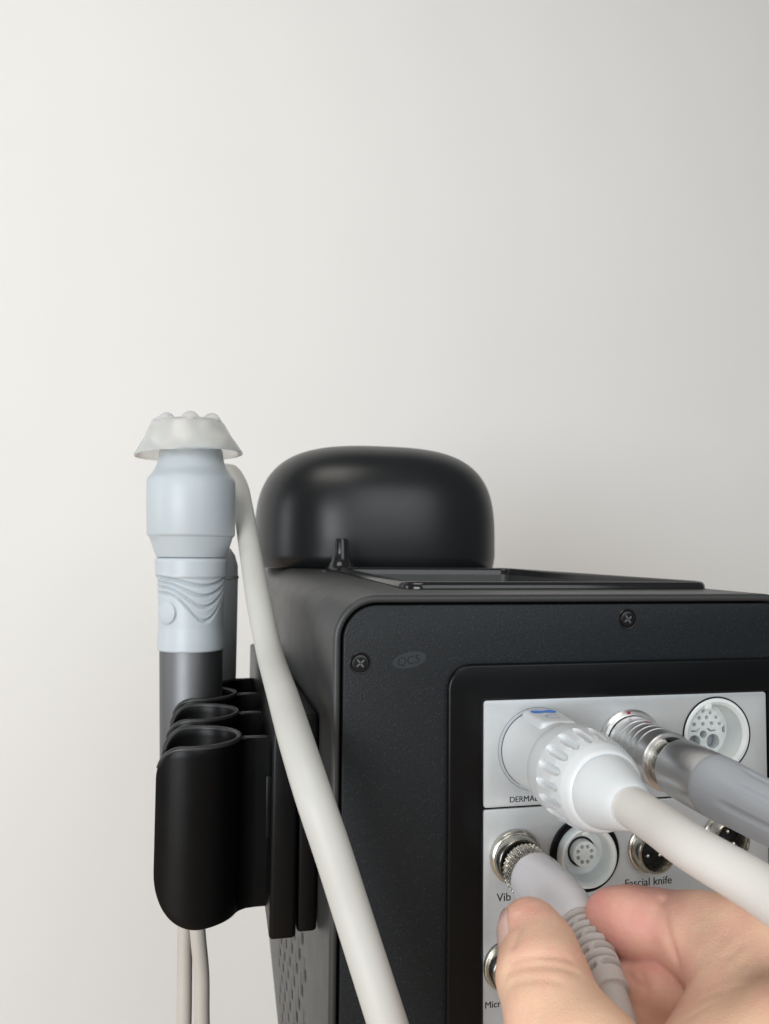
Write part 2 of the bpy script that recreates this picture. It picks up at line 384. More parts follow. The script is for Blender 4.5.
M['cross_glint'] = mat('recess_glint', (0.34, 0.34, 0.34), 0.3, metal=1.0)  # pale metal cross puts the glint of the screw recess into colour
screw(49.0, 961.8, 40); screw(152.5, 976.4, 35)
# faint oval sticker
sv = [(66.9+6.2*math.cos(2*math.pi*k/40)*1.0+1.0*math.sin(2*math.pi*k/40)*0.5, 962.6+2.9*math.sin(2*math.pi*k/40)+0.7*math.cos(2*math.pi*k/40)) for k in range(40)]
stk = mk('oval_sticker', *flat([sv], -0.50, -0.40), 'sticker', panel); stk['label'] = 'faint dark oval sticker marked QC5'
tv, tf = text('QC5', 4.2, 62.3, -0.53, 960.6, bold=0.1)
mk('sticker_lettering', [(x, y, z+(x-63.2)*0.13) for x, y, z in tv], tf, 'stickerink', panel, smooth=False)
# raised bezel round the sockets
BX0, BX1, BZ1 = 80.6, 224.0, 960.9
def bez_out(off, r):
    x0, x1, zt = BX0+off, BX1-off, BZ1-off; out = []
    for cx, cz, a in ((x1-r, zt-r, 0), (x0+r, zt-r, 90)):
        for k in range(9): t = R(a+90*k/8); out.append((cx+r*math.cos(t), cz+r*math.sin(t)))
    return out+[(x0, 680), (x1, 680)]
mk('socket_bezel', *flat([bez_out(0, 9), [(PX0-0.5, 690), (PX1+0.5, 690), (PX1+0.5, PZ1+0.5), (PX0-0.5, PZ1+0.5)]], -3.0, -0.3, 1.1, 3), 'bezel', mach, sharp=60)
# connector plates (upper and lower) with round cut-outs
SO = {'p1': (115.2, 929.4, 15.2), 'p2': (152.4, 930.2, 12.0), 's3': (189.2, 931.6, 14.2), 'vib': (106.3, 891.7, 8.6), 'wh': (133.4, 890.7, 12.4),
      'gx': (160.0, 891.0, 7.9), 'gx2': (191.2, 893.0, 7.9), 'mic': (103.5, 853.5, 9.0), 'mic2': (135.0, 852.0, 8.6), 'mic3': (162.0, 852.0, 8.6), 'mic4': (191.0, 853.0, 8.6)}
up_h = [circ(*SO[k], 64) for k in ('p1', 'p2', 's3')]
lo_h = [circ(*SO[k], 64) for k in ('vib', 'wh', 'gx', 'gx2', 'mic', 'mic2', 'mic3', 'mic4')]
plate_u = mk('connector_plate', *flat([rrect(PX0, PX1, PZM+0.35, PZ1, 1.2)]+up_h, -1.6, -0.35, 0.12, 1), 'plate', mach)
plate_l = mk('connector_plate', *flat([rrect(PX0, PX1, 700, PZM-0.35, 0.8)]+lo_h, -1.6, -0.35, 0.12, 1), 'plate', mach)
plate_u['label'] = 'upper silver plate with three sockets'; plate_l['label'] = 'lower silver plate with rows of smaller sockets'
YP = -1.62
mk('lettering', *text('DERMAB', 2.95, 104.2, YP, 910.8, bold=0.09), 'ink', plate_u, smooth=False)
mk('lettering', *text('Vib', 4.1, 99.4, YP, 876.2, bold=0.09), 'ink', plate_l, smooth=False)
mk('lettering', *text('Fascial knife', 4.1, 149.6, YP, 877.2, bold=0.09), 'ink', plate_l, smooth=False)
mk('lettering', *text('Micr', 3.3, 94.9, YP, 839.6, bold=0.09), 'ink', plate_l, smooth=False)

def tube_ring(o, i, y0, y1, org, seg=56, ch=0.35):
    """ring of outer radius o, inner i, from depth y0 out to y1 in front of the panel"""
    return lathe([(y0, i), (y0, o), (y1-ch, o), (y1, o-ch), (y1, i+ch), (y1-ch, i)], org, (0, -1, 0), seg, close=True)
# large multi-hole socket
x, z, r = SO['s3']
s3 = mk('socket', *lathe([(-12, 14.1), (1.9, 14.1), (2.3, 13.7), (2.3, 12.8), (1.2, 11.6), (-7.0, 10.6), (-7.2, 9.9), (-12, 9.9)], (x, 0, z), (0, -1, 0), 72, close=True), 'socketwhite', mach)
s3['label'] = 'white round socket with many contact holes'
mk('gasket', *lathe([(1.55, 14.15), (1.9, 14.15), (1.95, 14.65), (1.55, 14.75)], (x, 0, z), (0, -1, 0), 72, close=True), 'dark', s3)
hol = []
def ihole(dx, dz, rr, nn_=20): hol.append(circ(x+dx*1.1, z+dz*1.1, rr*1.1, nn_))
ihole(-3.7, -4.1, 2.4); ihole(3.8, -4.1, 2.6); ihole(-0.1, -1.5, 1.35)
for a in (20, 42, 66, 90, 114, 138, 160): ihole(7.0*math.cos(R(a)), 7.0*math.sin(R(a))-0.3, 0.62, 12)
for dx, dz in ((-1.6, 4.4), (1.4, 4.5), (-3.7, 2.1), (3.4, 2.3), (-0.1, 2.2)): ihole(dx, dz, 0.72, 14)
for sg in (-1, 1): hol.append([(x+sg*1.9, z+0.9), (x+sg*3.2, z-0.1), (x+sg*5.4, z+0.1), (x+sg*5.4, z-0.5), (x+sg*3.0, z-0.7), (x+sg*1.7, z+0.4)])
ol = []
for k in range(72):
    a = 2*math.pi*k/72; rr = 9.8
    if min(abs(a), abs(a-2*math.pi)) < 0.12: rr = 8.3
    ol.append((x+rr*math.cos(a), z+rr*math.sin(a)))
mk('socket_insert', *flat([ol]+hol, 6.6, 10.5, 0.12, 1), 'socketwhite', s3)
mk('socket_back', *lathe([(-12.5, 10.1), (-11.0, 10.1)], (x, 0, z), (0, -1, 0), 40), 'boot', s3)
mk('keyway', *box(x-5.2, x-2.2, -2.2, 6, z+10.0, z+12.3, 0.3), 'socketwhite', s3)
# white eight-hole socket on a black gasket
x, z, r = SO['wh']
wh = mk('socket', *lathe([(-8, 11.3), (5.0, 11.3), (5.9, 10.9), (6.2, 10.2), (5.8, 9.5), (4.6, 8.9), (-1.0, 8.3), (-1.2, 5.6), (-8, 5.6)], (x, 0, z), (0, -1, 0), 72, close=True), 'socketwhite', mach)
wh['label'] = 'white protruding socket with eight holes in a black ring'
mk('gasket', *tube_ring(13.6, 11.35, 0.5, 3.2, (x, 0, z), 72), 'bezel', wh)
mk('socket_insert', *flat([circ(x, z, 4.7, 40)]+[circ(x+2.9*math.cos(R(45*k+22)), z+2.9*math.sin(R(45*k+22)), 0.72, 12) for k in range(8)], -2.6, 4, 0.15, 1), 'socketwhite', wh)
mk('socket_back', *lathe([(-2.2, 8.4), (-0.6, 8.4)], (x, 0, z), (0, -1, 0), 40), 'socketwhite', wh)
mk('insert_gap_shade', *lathe([(-0.6, 4.7), (-0.5, 4.7), (-0.5, 5.5), (-0.6, 5.5)], (x, 0, z), (0, -1, 0), 40, close=True), 'dark', wh)  # flat dark ring painting the shade in the gap round the insert
mk('keyway', *box(x-2.3, x+0.8, -5.0, 3, z+7.6, z+9.4, 0.5), 'socketwhite', wh)
# metal three-pin sockets
def gx(key, label, rings=True):
    x, z, r = SO[key]
    s = mk('socket', *lathe([(-6, 7.8), (1.65, 7.8), (1.65, 8.9), (2.7, 8.9), (3.0, 8.5), (3.0, 7.9), (7.0, 7.7), (7.6, 7.3), (7.6, 6.7), (7.0, 6.4), (-6, 6.4)], (x, 0, z), (0, -1, 0), 56, close=True), 'nickel', mach)
    s['label'] = label
    mk('socket_insert', *lathe([(-6, 6.38), (0.6, 6.38), (0.8, 6.0)], (x, 0, z), (0, -1, 0), 40), 'dark', s)
    for a in (90, 215, 325):
        mk('pin', *lathe([(0.5, 0.75), (4.6, 0.75), (5.0, 0.55), (5.2, 0.2)], (x+3.0*math.cos(R(a)), 0, z+3.0*math.sin(R(a))), (0, -1, 0), 14), 'pin', s)
gx('gx', 'metal ringed three pin socket above the lettering'); gx('gx2', 'metal ringed pin socket behind the thick plugs')
for k_ in ('mic', 'mic2', 'mic3', 'mic4'): gx(k_, 'metal ringed socket in the bottom row')
# socket bodies behind the three plugs
x, z, r = SO['p1']
mk('socket', *lathe([(-6, 15.1), (1.7, 15.1), (2.0, 14.8), (2.0, 14.2), (1.5, 14.0), (-6, 14.0)], (x, 0, z), (0, -1, 0), 72, close=True), 'boot', mach)['label'] = 'grey socket ring behind the white plug'
x, z, r = SO['p2']
s2 = mk('socket', *lathe([(-6, 11.9), (1.65, 11.9), (1.7, 12.6), (3.0, 12.6), (3.8, 11.9), (3.8, 10.6), (-6, 10.6)], (x, 0, z), (0, -1, 0), 64, close=True), 'chrome', mach)
s2['label'] = 'chrome socket collar with a red dot'
mk('red_dot', *box(x-2.4, x-0.8, -3.85, -3.3, z+11.0, z+12.1, 0.15), 'red', s2)
x, z, r = SO['vib']
sv_ = mk('socket', *lathe([(-6, 8.5), (1.65, 8.5), (1.65, 9.6), (3.6, 9.6), (4.0, 9.2), (4.2, 8.7), (8.0, 8.6), (8.6, 8.2), (8.6, 7.5), (8.0, 7.2), (-6, 7.2)], (x, 0, z), (0, -1, 0), 56, close=True), 'nickel', mach)
sv_['label'] = 'nickel threaded socket with the held plug in it'
mk('socket_insert', *lathe([(-6, 7.15), (1.0, 7.15)], (x, 0, z), (0, -1, 0), 40), 'dark', sv_)

# perforated vent on the left flank, low down; flat dark marks paint the shade in its holes
parts = []
def flank(Y, z, dx=0.0): return (float(xleft(Y, z))-dx, Y, z)
for i in range(14):
    for j in range(12):
        Y = 66+i*11.5; z = 872-22*j-(11 if i % 2 else 0)-0.10*Y
        if z > 850: continue
        ring = [flank(Y+2.6*math.cos(R(45*k)), z+2.6*math.sin(R(45*k)), 0.08) for k in range(8)]
        parts.append((ring, [tuple(range(8))]))
        sl = [flank(Y+5.4+a, z+b, 0.08) for a, b in ((-0.5, -5), (0.5, -5), (0.5, 5), (-0.5, 5))]
        parts.append((sl, [(0, 1, 2, 3)]))
vh = mk('painted_vent_holes', *merge(*parts), 'dark', shell, smooth=False); vh['kind'] = 'stuff'

# ------------------------------------------------------------------ the holder on the flank
hold = empty('handpiece_holder', (10, 120, 856), 'black four cup holder fixed to the left flank of the machine', 'holder')
CX = -9.0; CR = 19.2; ZR = 927.0; ZB = 860.0
CY = [50.0, 99.0, 148.0, 197.0]
def cup(cy):
    th = 2.2; phi0 = R(180-47); na, nz = 72, 22; arc = 2*phi0*CR
    def zl(s):
        e = min(s, arc-s); rt_ = 11.0; rb = 20.0
        zt = ZR-(0 if e >= rt_ else rt_-math.sqrt(max(0, rt_**2-(rt_-e)**2)))
        zb = ZB+(0 if e >= rb else rb-math.sqrt(max(0, rb**2-(rb-e)**2)))
        return zt, zb
    ss = sorted(set([arc*i/na for i in range(na+1)]+[e for q in (0.15, 0.5, 1.0, 1.8, 3, 4.5, 6.5, 9) for e in (q, arc-q)]))
    V = []; Fc = []; nz2 = nz+1
    # cross-section of the wall: outer from bottom to top, rounded lip, inner from top to bottom
    for s in ss:
        ph = -phi0+s/CR; zt, zb = zl(s); c, sn = math.cos(ph), math.sin(ph); ring = []
        for i in range(nz2): ring.append((CR, zb+0.8+(zt-0.8-zb-0.8)*i/nz))
        ring += [(CR-0.3, zt-0.2), (CR-1.1, zt), (CR-th+0.3, zt-0.2)]
        for i in range(nz2): ring.append((CR-th, zt-0.8-(zt-0.8-zb-0.8)*i/nz))
        ring += [(CR-th+0.3, zb+0.2), (CR-1.1, zb), (CR-0.3, zb+0.2)]
        for r_, z_ in ring: V.append((CX+r_*c, cy+r_*sn, z_))
    m_ = 2*nz2+6; n_ = len(ss)
    for i in range(n_-1):
        for k in range(m_): k2 = (k+1) % m_; Fc.append((i*m_+k, i*m_+k2, (i+1)*m_+k2, (i+1)*m_+k))
    Fc.append(tuple(range(m_))); Fc.append(tuple((n_-1)*m_+k for k in range(m_)))
    return V, Fc
for cy in CY:
    c_ = mk('cup', *cup(cy), 'holder', hold, sharp=50)
    phi0 = R(180-47); arc = 2*phi0*CR; rp_ = []
    for i in range(121):
        s_ = 0.6+(arc-1.2)*i/120; e = min(s_, arc-s_); zt = ZR-(0 if e >= 11 else 11-math.sqrt(max(0, 121-(11-e)**2))); ph = -phi0+s_/CR
        rp_.append((CX+(CR-1.1)*math.cos(ph), cy+(CR-1.1)*math.sin(ph), zt-0.55))
    mk('cup_rim', *sweep(np.array(rp_), lambda s, p: 1.16, 12, (0, 0, 1)), 'rim', c_, sharp=80)  # lighter strip along the lip, carrying its highlight
    mk('neck_rim', *box(10.3, 20.4, cy-1.0, cy+1.0, 925.0, 926.5, 0.5), 'rim', c_)  # same painted highlight along the top edge of the neck
    # neck web between cup and plate, flaring at the cup
    pl = [(8.0, -6.2), (10.0, -3.6), (12.5, -2.0), (16, -1.5), (21, -1.5)]
    ol = [(a, cy+b_) for a, b_ in pl]+[(a, cy-b_) for a, b_ in reversed(pl)]
    rg = lambda zz, o_: [(a, b_+(-o_ if b_ > cy else o_), zz) for a, b_ in ol]
    v, f = loft_rings([rg(859.5, 0), rg(924.6, 0), rg(925.6, 0.3), rg(926.0, 1.0)], close=False); q = len(ol)
    mk('cup_neck', v, f+[tuple(range(q)), tuple(3*q+k for k in range(q))], 'holder', c_, sharp=30)
mk('mounting_plate', *box(20.5, 30.6, 27, 252, 856, 940.5, 1.6, 3), 'holder', hold)
v, f = box(31.0, 40.5, 29, 250, 857, 938.5, 1.4, 3)
v = [(p[0] if p[0] < 36 else p[0]-40.5+float(xleft(p[1], p[2]))-0.4, p[1], p[2]) for p in v]
mk('back_plate', v, f, 'holder', hold)
mk('clip_rib', *box(18.6, 20.7, 29, 32, 893, 916, 0.5), 'holder', hold)

# ------------------------------------------------------------------ massage handpiece in the third cup
HX, HY = -13.6, 148.0
hp = empty('massage_handpiece', (HX, HY, 862), 'pale blue grey handpiece with clear silicone head standing in holder', 'handpiece')
def up_lathe(prof, seg=96, rf=None, cx=HX, cy=HY, lean=-0.021):
    v, f = lathe([(z, r) for z, r in prof], (cx, cy, 0), (0, 0, 1), seg, rf)
    return [(p[0]+lean*(p[2]-935), p[1], p[2]) for p in v], f
# frame for axis z: phi 0 = u, 90 = w
d_, u_, w_ = frame((0, 0, 1))
view_phi = math.atan2(np.array([-HX+0, -270-HY, 0])@w_, np.array([-HX, -270-HY, 0])@u_)
mk('barrel', *up_lathe([(866, 14), (867, 15.6), (949.5, 16.1), (950.5, 15.9)]), 'barrel', hp)
def grip_r(z, ph, r):
    a = (ph-view_phi+math.pi) % (2*math.pi)-math.pi
    side = 1 if w_[0]*math.cos(view_phi)-u_[0]*math.sin(view_phi) > 0 else -1
    a *= side                                                # now + is to the right in the picture
    dep = 0
    for i, (z0, A, wd) in enumerate(((988.2, 5.0, 1.0), (985.6, 7.5, 0.9), (983.0, 10.5, 0.82), (980.0, 14.5, 0.74))):
        zc = z0-A*math.exp(-((a-0.42)/wd)**2*1.3)+1.5*a*0.2
        x_ = (z-zc)
        dep += 1.35*math.exp(-(x_/0.75)**2)-0.3*math.exp(-((x_-1.5)/0.7)**2)
    fade = 1/(1+math.exp((abs(a)-1.35)*9))
    return r-dep*fade*(1 if z < 994 and z > 960 else 0)
gp = dens([(949.8, 15.8), (950.0, 16.9), (950.6, 17.3), (954, 17.2), (962, 16.6), (972, 16.7), (982, 17.1), (987.0, 17.4), (988.2, 18.2), (996.0, 18.5), (997.2, 18.1), (997.6, 17.2)], 0.45)
grip = mk('grip', *up_lathe(gp, 220, grip_r), 'collar', hp, sharp=60)
colp = [(997.7, 17.0), (998.2, 17.9), (1000, 18.6), (1005, 20.3), (1008.4, 21.4), (1009.2, 22.3), (1010, 22.6), (1030, 22.9), (1037.8, 22.7), (1039.2, 22.2), (1042, 19.9), (1045.5, 17.9), (1049, 16.9), (1053, 16.4), (1055, 16.0)]
mk('collar', *up_lathe(colp, 128), 'collar', hp, sharp=30)
# button on the grip, facing front left
ba = view_phi-R(46)*(1 if w_[0]*math.cos(view_phi)-u_[0]*math.sin(view_phi) > 0 else -1)
bd = u_*math.cos(ba)+w_*math.sin(ba)
mk('button', *lathe([(-3, 6.0), (0.1, 6.0), (0.75, 5.7), (1.15, 4.8), (1.25, 2.4), (1.3, 0.1)], np.array([HX-0.7, HY, 969.8])+bd*16.4, bd, 36), 'collar', grip)
# silicone head, slightly tilted
tilt = Matrix.Rotation(R(-3.0), 3, 'Y')
def tl(vs): return [tuple(np.array(tilt @ Vector((p[0]-HX, p[1]-HY, p[2]-1050)))+np.array([HX-1.2, HY, 1052])) for p in vs]  # tilt
hv, hf = up_lathe([(1050.3, 27.2), (1050.0, 27.9), (1050.8, 28.0), (1059, 22.9), (1066, 19.3), (1067.6, 18.0), (1067.9, 14), (1067.4, 0.05), (1065.4, 0.05), (1065.8, 14), (1065.0, 16.9), (1058.5, 20.9), (1052, 25.6)], 96)
hf = [f for f in hf if len(f) == 4]; nseg = 96; nr = len(hv)//nseg
hf += [((nr-1)*nseg+k, (nr-1)*nseg+(k+1) % nseg, (k+1) % nseg, k) for k in range(nseg)]
head = mk('silicone_head', tl(hv), hf, 'silicone', hp, sharp=50)
def ball(c, rx, rz, seg=24, rows=12):
    return lathe([(-rz*math.cos(math.pi*i/rows), rx*math.sin(math.pi*i/rows)) for i in range(rows+1)], c, (0, 0, 1), seg)
for k in range(7):
    a = R(20+360*k/7); v, f = ball((HX-2.6+14.6*math.cos(a), HY+14.6*math.sin(a), 1066.4), 4.7, 4.7); mk('massage_knob', tl(v), f, 'silicone', head, sharp=90)
v, f = ball((HX-2.6, HY, 1066.6), 5.0, 4.6); mk('massage_knob', tl(v), f, 'silicone', head, sharp=90)
# cord under the holder
pth = spline([(HX+0.5, HY-2, 868), tuple(atY(185, 935, HY-4)), tuple(atY(184, 1024, HY-6)), (HX-1, HY-12, 640), (HX+8, HY-30, 560), (HX+20, HY-20, 620), tuple(atY(202, 1024, HY-20)), tuple(atY(201.5, 975, HY-20)), tuple(atY(198, 935, HY-20)), (HX+1, HY-14, 869)], 16)
mk('cord', *sweep(pth, lambda s, p: 3.75, 20), 'cord', hp, sharp=80)

# ------------------------------------------------------------------ dark handpiece in the fourth cup with its thick cable
tb = empty('metal_handpiece', (-4.6, 198, 864), 'dark metal handpiece with thick white cable, behind the pale blue one', 'handpiece')
mk('barrel', *up_lathe([(866, 14), (867, 15), (985, 15.2), (993, 14.9), (999, 13.2), (1003, 10.5), (1005, 7.5), (1005.5, 5.6)], 64, cx=-4.6, cy=198, lean=0), 'tube', tb, sharp=50)
mk('trim_ring', *lathe([(985.0, 15.3), (985.3, 15.6), (987.0, 15.5), (987.2, 15.0)], (-4.6, 198, 0), (0, 0, 1), 64), 'chrome', tb)
cab = [(-4.6, 198, 1003), (-5.2, 198.5, 1020), (-4.4, 197, 1034), tuple(atY(228, 473, 190)), tuple(atY(237, 484, 184)), tuple(atY(243, 508, 174))]
cab += [tuple(atD(*q)) for q in ((250, 550, 404), (258.5, 600, 362), (269, 650, 330), (284, 700, 280), (299, 750, 247), (315, 800, 232), (332, 850, 228), (348, 900, 226), (364, 950, 223), (380, 1000, 220), (396, 1050, 218), (420, 1130, 216))]
cab += [(75, -58, 770), (105, -40, 745), (130, -4, 740)]
mk('cable', *sweep(resample(spline(cab, 20), 2.2), lambda s, p: 5.7+0.06*math.sin(s*0.05), 36), 'cable', tb, sharp=80)

# ------------------------------------------------------------------ white plug (upper left socket)
x, z, r = SO['p1']
wp = empty('white_plug', (x, -40, z-16), 'large white plug with dimpled nut and thick white cable in upper left socket', 'plug')
mk('plug_body', *lathe([(1.9, 13.6), (2.2, 14.0), (6, 14.0), (20, 13.6), (27.5, 13.5), (28, 12.5)], (x, 0, z), (0, -1, 0), 80), 'white', wp)
tabv, tabf = box(x-7.2, x+7.2, -21.5, -2.6, z+7, z+15.0, 2.4, 4)
tabv = [(p[0], p[1], p[2]-(0 if p[2] < z+13 else 0.06*(-p[1]-2.6))) for p in tabv]
tab = mk('key_tab', tabv, tabf, 'white', wp)
def tabz(y, o=0.07): return z+15.0-0.06*(-y-2.6)+o
bo = []
for k in range(24):
    a = 2*math.pi*k/24; bo.append((x-0.2+4.9*math.cos(a), -7.5+(1.9+1.3*abs(math.cos(a)))*math.sin(a)*(0.62+0.45*abs(math.cos(a)))))
mk('blue_mark', [(p[0], p[1], tabz(p[1])) for p in bo], [tuple(range(24))], 'blue', tab, smooth=False)
ring = [(x+0.6+2.7*math.cos(2*math.pi*k/24+0.5)*q, -14.0+2.4*math.sin(2*math.pi*k/24+0.5)*q) for q in (1, 0.86) for k in range(20)]
mk('blue_mark', [(p[0], p[1], tabz(p[1])) for p in ring], [(k, k+1, 21+k, 20+k) for k in range(19)], 'violet', tab, smooth=False)
NDIM = 18
def nut_r(t, ph, r):
    a = ((ph*NDIM/(2*math.pi)+0.5) % 1-0.5)                    # -0.5..0.5 across a dimple
    v_ = (a/0.27)**2; w2 = ((t-42.6)/6.0)**4
    q = v_+w2
    if q < 1: return r-1.5*min(1, (1-q)*2.4)
    return r+0.18*math.exp(-(q-1)*4)*(1 if 33 < t < 50 else 0)
npf = dens([(27.0, 12.6), (27.1, 14.4), (27.7, 14.9), (29.0, 15.1), (30.5, 15.3), (36, 15.4), (45, 14.6), (50, 13.5), (52.2, 12.6), (53.2, 12.0), (53.5, 11.3), (53.1, 10.8)], 0.5)
mk('dimpled_nut', *lathe(npf, (x, 0, z), (0, -1, 0), 256, nut_r), 'white', wp, sharp=50)
mk('nose_cone', *lathe([(51, 11.0), (54.2, 11.0), (55.2, 10.8), (59, 9.6), (64, 7.9), (67.2, 6.8), (67.8, 6.4), (67.5, 5.7)], (x, 0, z), (0, -1, 0), 72), 'white', wp, sharp=40)
cp = [(x, -63, z), (x, -80, z-0.2), tuple(atY(690, 847, -96)), tuple(atY(769, 895, -118)), (x+6, -150, z-8), (x+20, -210, z-50), (x+50, -240, z-160), (x+60, -200, z-330)]
mk('cable', *sweep(resample(spline(cp, 20), 2.5), lambda s, p: 5.75, 40), 'warmcable', wp, sharp=80)

# ------------------------------------------------------------------ chrome plug (upper middle socket)
x, z, r = SO['p2']
ax2 = np.array(atY(745, 801, -62))-np.array([x, 0, z]); ax2 /= np.linalg.norm(ax2); o2 = np.array([x, 0, z])
cpz = empty('chrome_plug', (x, -40, z-12), 'ringed chrome plug with blue grey rubber boot in upper middle socket', 'plug')
pr = [(3.2, 10.5), (7, 10.5)]
for i in range(4): t0 = 9+i*3.6; pr += [(t0-0.6, 10.3), (t0-0.4, 9.7), (t0+0.2, 9.7), (t0+0.5, 10.4), (t0+2.4, 10.4)]
pr += [(25.0, 10.4), (25.4, 10.0), (25.6, 8.6), (25.6, 8.0)]
rings = mk('grip_sleeve', *lathe(pr, o2, ax2, 80), 'chrome', cpz, sharp=30)
d2, u2, w2 = frame(ax2)
mk('latch_neck', *lathe([(25, 8.5), (31.5, 8.5)], o2, ax2, 64), 'nickel', cpz)
wv = []
for t in (26.0, 30.6):
    for rr in (8.55, 9.0):
        for a in range(-5, 6):
            ph = R(78+a*5.2); wv.append(o2+ax2*t+(u2*math.cos(ph)+w2*math.sin(ph))*rr)
wf = [(11+k, 12+k, 34+k, 33+k) for k in range(10)]+[(k, k+1, 12+k, 11+k) for k in range(10)]+[(22+k, 23+k, 34+k, 33+k) for k in range(10)]
mk('black_slot', wv, wf, 'dark', cpz)
rv = []
for t in (10.5, 18.0):
    for a in range(-2, 3): ph = R(84+a*4); rv.append(o2+ax2*t+(u2*math.cos(ph)+w2*math.sin(ph))*10.46)
mk('red_mark', rv[:5]+[p-ax2*5.6 for p in rv[5:]], [(k, k+1, 6+k, 5+k) for k in range(4)], 'red', cpz)
mk('smooth_barrel', *lathe([(31, 8.6), (31.2, 9.7), (31.8, 10.0), (47.5, 10.0), (49, 9.7), (49.2, 9.0)], o2, ax2, 80), 'chrome', cpz, sharp=40)
def boot_r(t, ph, r):
    k = max(0, min(1, (t-60)/6)); a = (ph*8/(2*math.pi)) % 1
    return r-k*0.7*(1 if a < 0.13 or a > 0.87 else 0)*0.8-0.28*k*math.cos(ph*4)
mk('rubber_boot', *lathe(dens([(48.3, 9.2), (48.4, 9.7), (49.1, 10.0), (53, 9.95), (62, 9.3), (75, 8.6), (95, 7.7), (112, 6.6), (118, 6.0), (119, 5.0)], 1.2), o2, ax2, 96, boot_r), 'boot', cpz, sharp=50)
e2 = o2+ax2*116
mk('cable', *sweep(resample(spline([e2, e2+ax2*20, e2+ax2*45+np.array([8, 0, -14]), e2+ax2*60+np.array([30, 10, -90]), e2+ax2*40+np.array([60, 60, -260])], 16), 3), lambda s, p: 4.6, 28), 'boot', cpz, sharp=80)

# ------------------------------------------------------------------ the plug held by the hand (lower left socket)
x, z, r = SO['vib']
vp = empty('held_plug', (x, -40, z-30), 'pale grey plug with knurled ring and ribbed strain relief pinched by the hand', 'plug')
q = [np.array([x, -6.0, z]), np.array([x, -14.0, z-0.3]), atY(536, 879, -22), atY(553, 897, -36), atY(577, 925, -50), atY(596, 958, -64), atY(611, 992, -75), atY(620, 1018, -82), atY(634, 1062, -92)]
path = resample(spline(q+[np.array([128, -130, 790]), np.array([150, -150, 690]), np.array([170, -130, 560])], 20), 0.4)
sl = np.concatenate([[0], np.cumsum(np.linalg.norm(np.diff(path, axis=0), axis=1))])
def sub(a, b2): return path[(sl >= a) & (sl <= b2)]
def s_of(px_pt): return sl[np.argmin(np.linalg.norm(path-px_pt, axis=1))]
sA, sB, sC = s_of(atY(534, 875, -19)), s_of(atY(577, 925, -50)), s_of(atY(613, 996, -76))
# knurled coupling ring: crossed diagonal grooves
def knurl(s, ph):
    base_r = 8.6 if 0.6 < s < 10.4 else 7.6
    n_ = 34
    g = lambda a: abs((a % 1)-0.5)*2
    v_ = min(g(ph*n_/(2*math.pi)+s*0.62), g(ph*n_/(2*math.pi)-s*0.62))
    return base_r-0.6+0.9*v_ if 0.6 < s < 10.4 else base_r
kp = resample(sub(5.2, 16.6), 0.22)
mk('knurled_ring', *sweep(kp, knurl, 272, (1, 0, 0)), 'nickel', vp, sharp=70)
bl = sub(15.6, sB+2)
L = sB+2-15.6
def bprof(s, ph): return float(np.interp(s/L, [0, 0.02, 0.06, 0.25, 0.5, 0.75, 0.92, 1], [8.2, 8.8, 8.95, 9.0, 8.9, 8.5, 7.7, 7.0]))*(1+0.012*math.cos(2*ph))
mk('plug_boot', *sweep(bl, bprof, 64, (1, 0, 0)), 'lilac', vp, sharp=60)
rp = resample(sub(sB-1, sC), 0.3); LR = sC-sB+1
# view direction at the relief, used to set the slots' spine towards the eye
mid = path[np.argmin(abs(sl-(sB+sC)/2))]; vd = CAM-mid; vd /= np.linalg.norm(vd)
PER = (LR-5.0)/9.0
def relief(s, ph):
    r0 = float(np.interp(s/LR, [0, 1], [6.5, 4.9])); i = int(s//PER); o_ = s-i*PER-PER/2
    if s > LR-0.6: return r0-0.8
    if s > LR-5.5: return r0+0.1
    c = math.cos(ph); sn = math.sin(ph)
    if i % 2 == 0: mask = 1/(1+math.exp(-(abs(sn)-0.20)*30))      # a pair of slots with the spine in front
    else: mask = 1/(1+math.exp(-(abs(c)-0.16)*30))                # one wide slot across the front
    return r0+0.2-1.9*mask*math.exp(-(o_/(PER*0.24))**4)
mk('strain_relief', *sweep(rp, relief, 120, lambda p: CAM-p), 'relief', vp, sharp=60)
cb = sub(sC-2, 1e9)
mk('cable', *sweep(resample(cb, 2), lambda s, p: 4.0, 28), 'relief', vp, sharp=80)

# ------------------------------------------------------------------ the hand
def smin(a, b2, k):
    h = np.clip(0.5+0.5*(b2-a)/k, 0, 1); return b2*(1-h)+a*h-k*h*(1-h)
def capsule(P, a, b2, ra, rb):
    ab = (b2-a).astype(np.float32); t = np.clip(((P-a.astype(np.float32))@ab)/(ab@ab), 0, 1)
    d = P-a.astype(np.float32)-t[..., None]*ab
    return np.sqrt((d*d).sum(-1))-(ra+(rb-ra)*t)
def chain(P, pts, k):
    d = None
    for (a, ra), (b2, rb) in zip(pts, pts[1:]):
        c = capsule(P, a, b2, ra, rb); d = c if d is None else smin(d, c, k)
    return d
def J(px, py, dd, r): return (np.array(atD(px, py, dd)), r)
THUMB = [J(531, 931, 211, 8.5), J(539, 950, 206, 9.8), J(543, 978, 198, 11.5), J(556, 1018, 188, 12.0), J(585, 1060, 178, 13.2), J(640, 1120, 172, 15.0), J(740, 1210, 160, 19.0)]
INDEX = [J(614, 919, 226, 8.5), J(630, 922, 223, 9.2), J(652, 926, 220, 9.4), J(672, 929, 217, 9.2), J(700, 939, 211, 11.8), J(735, 952, 204, 13.0), J(775, 975, 196, 13.0), J(860, 1030, 178, 14.5), J(940, 1100, 160, 17)]
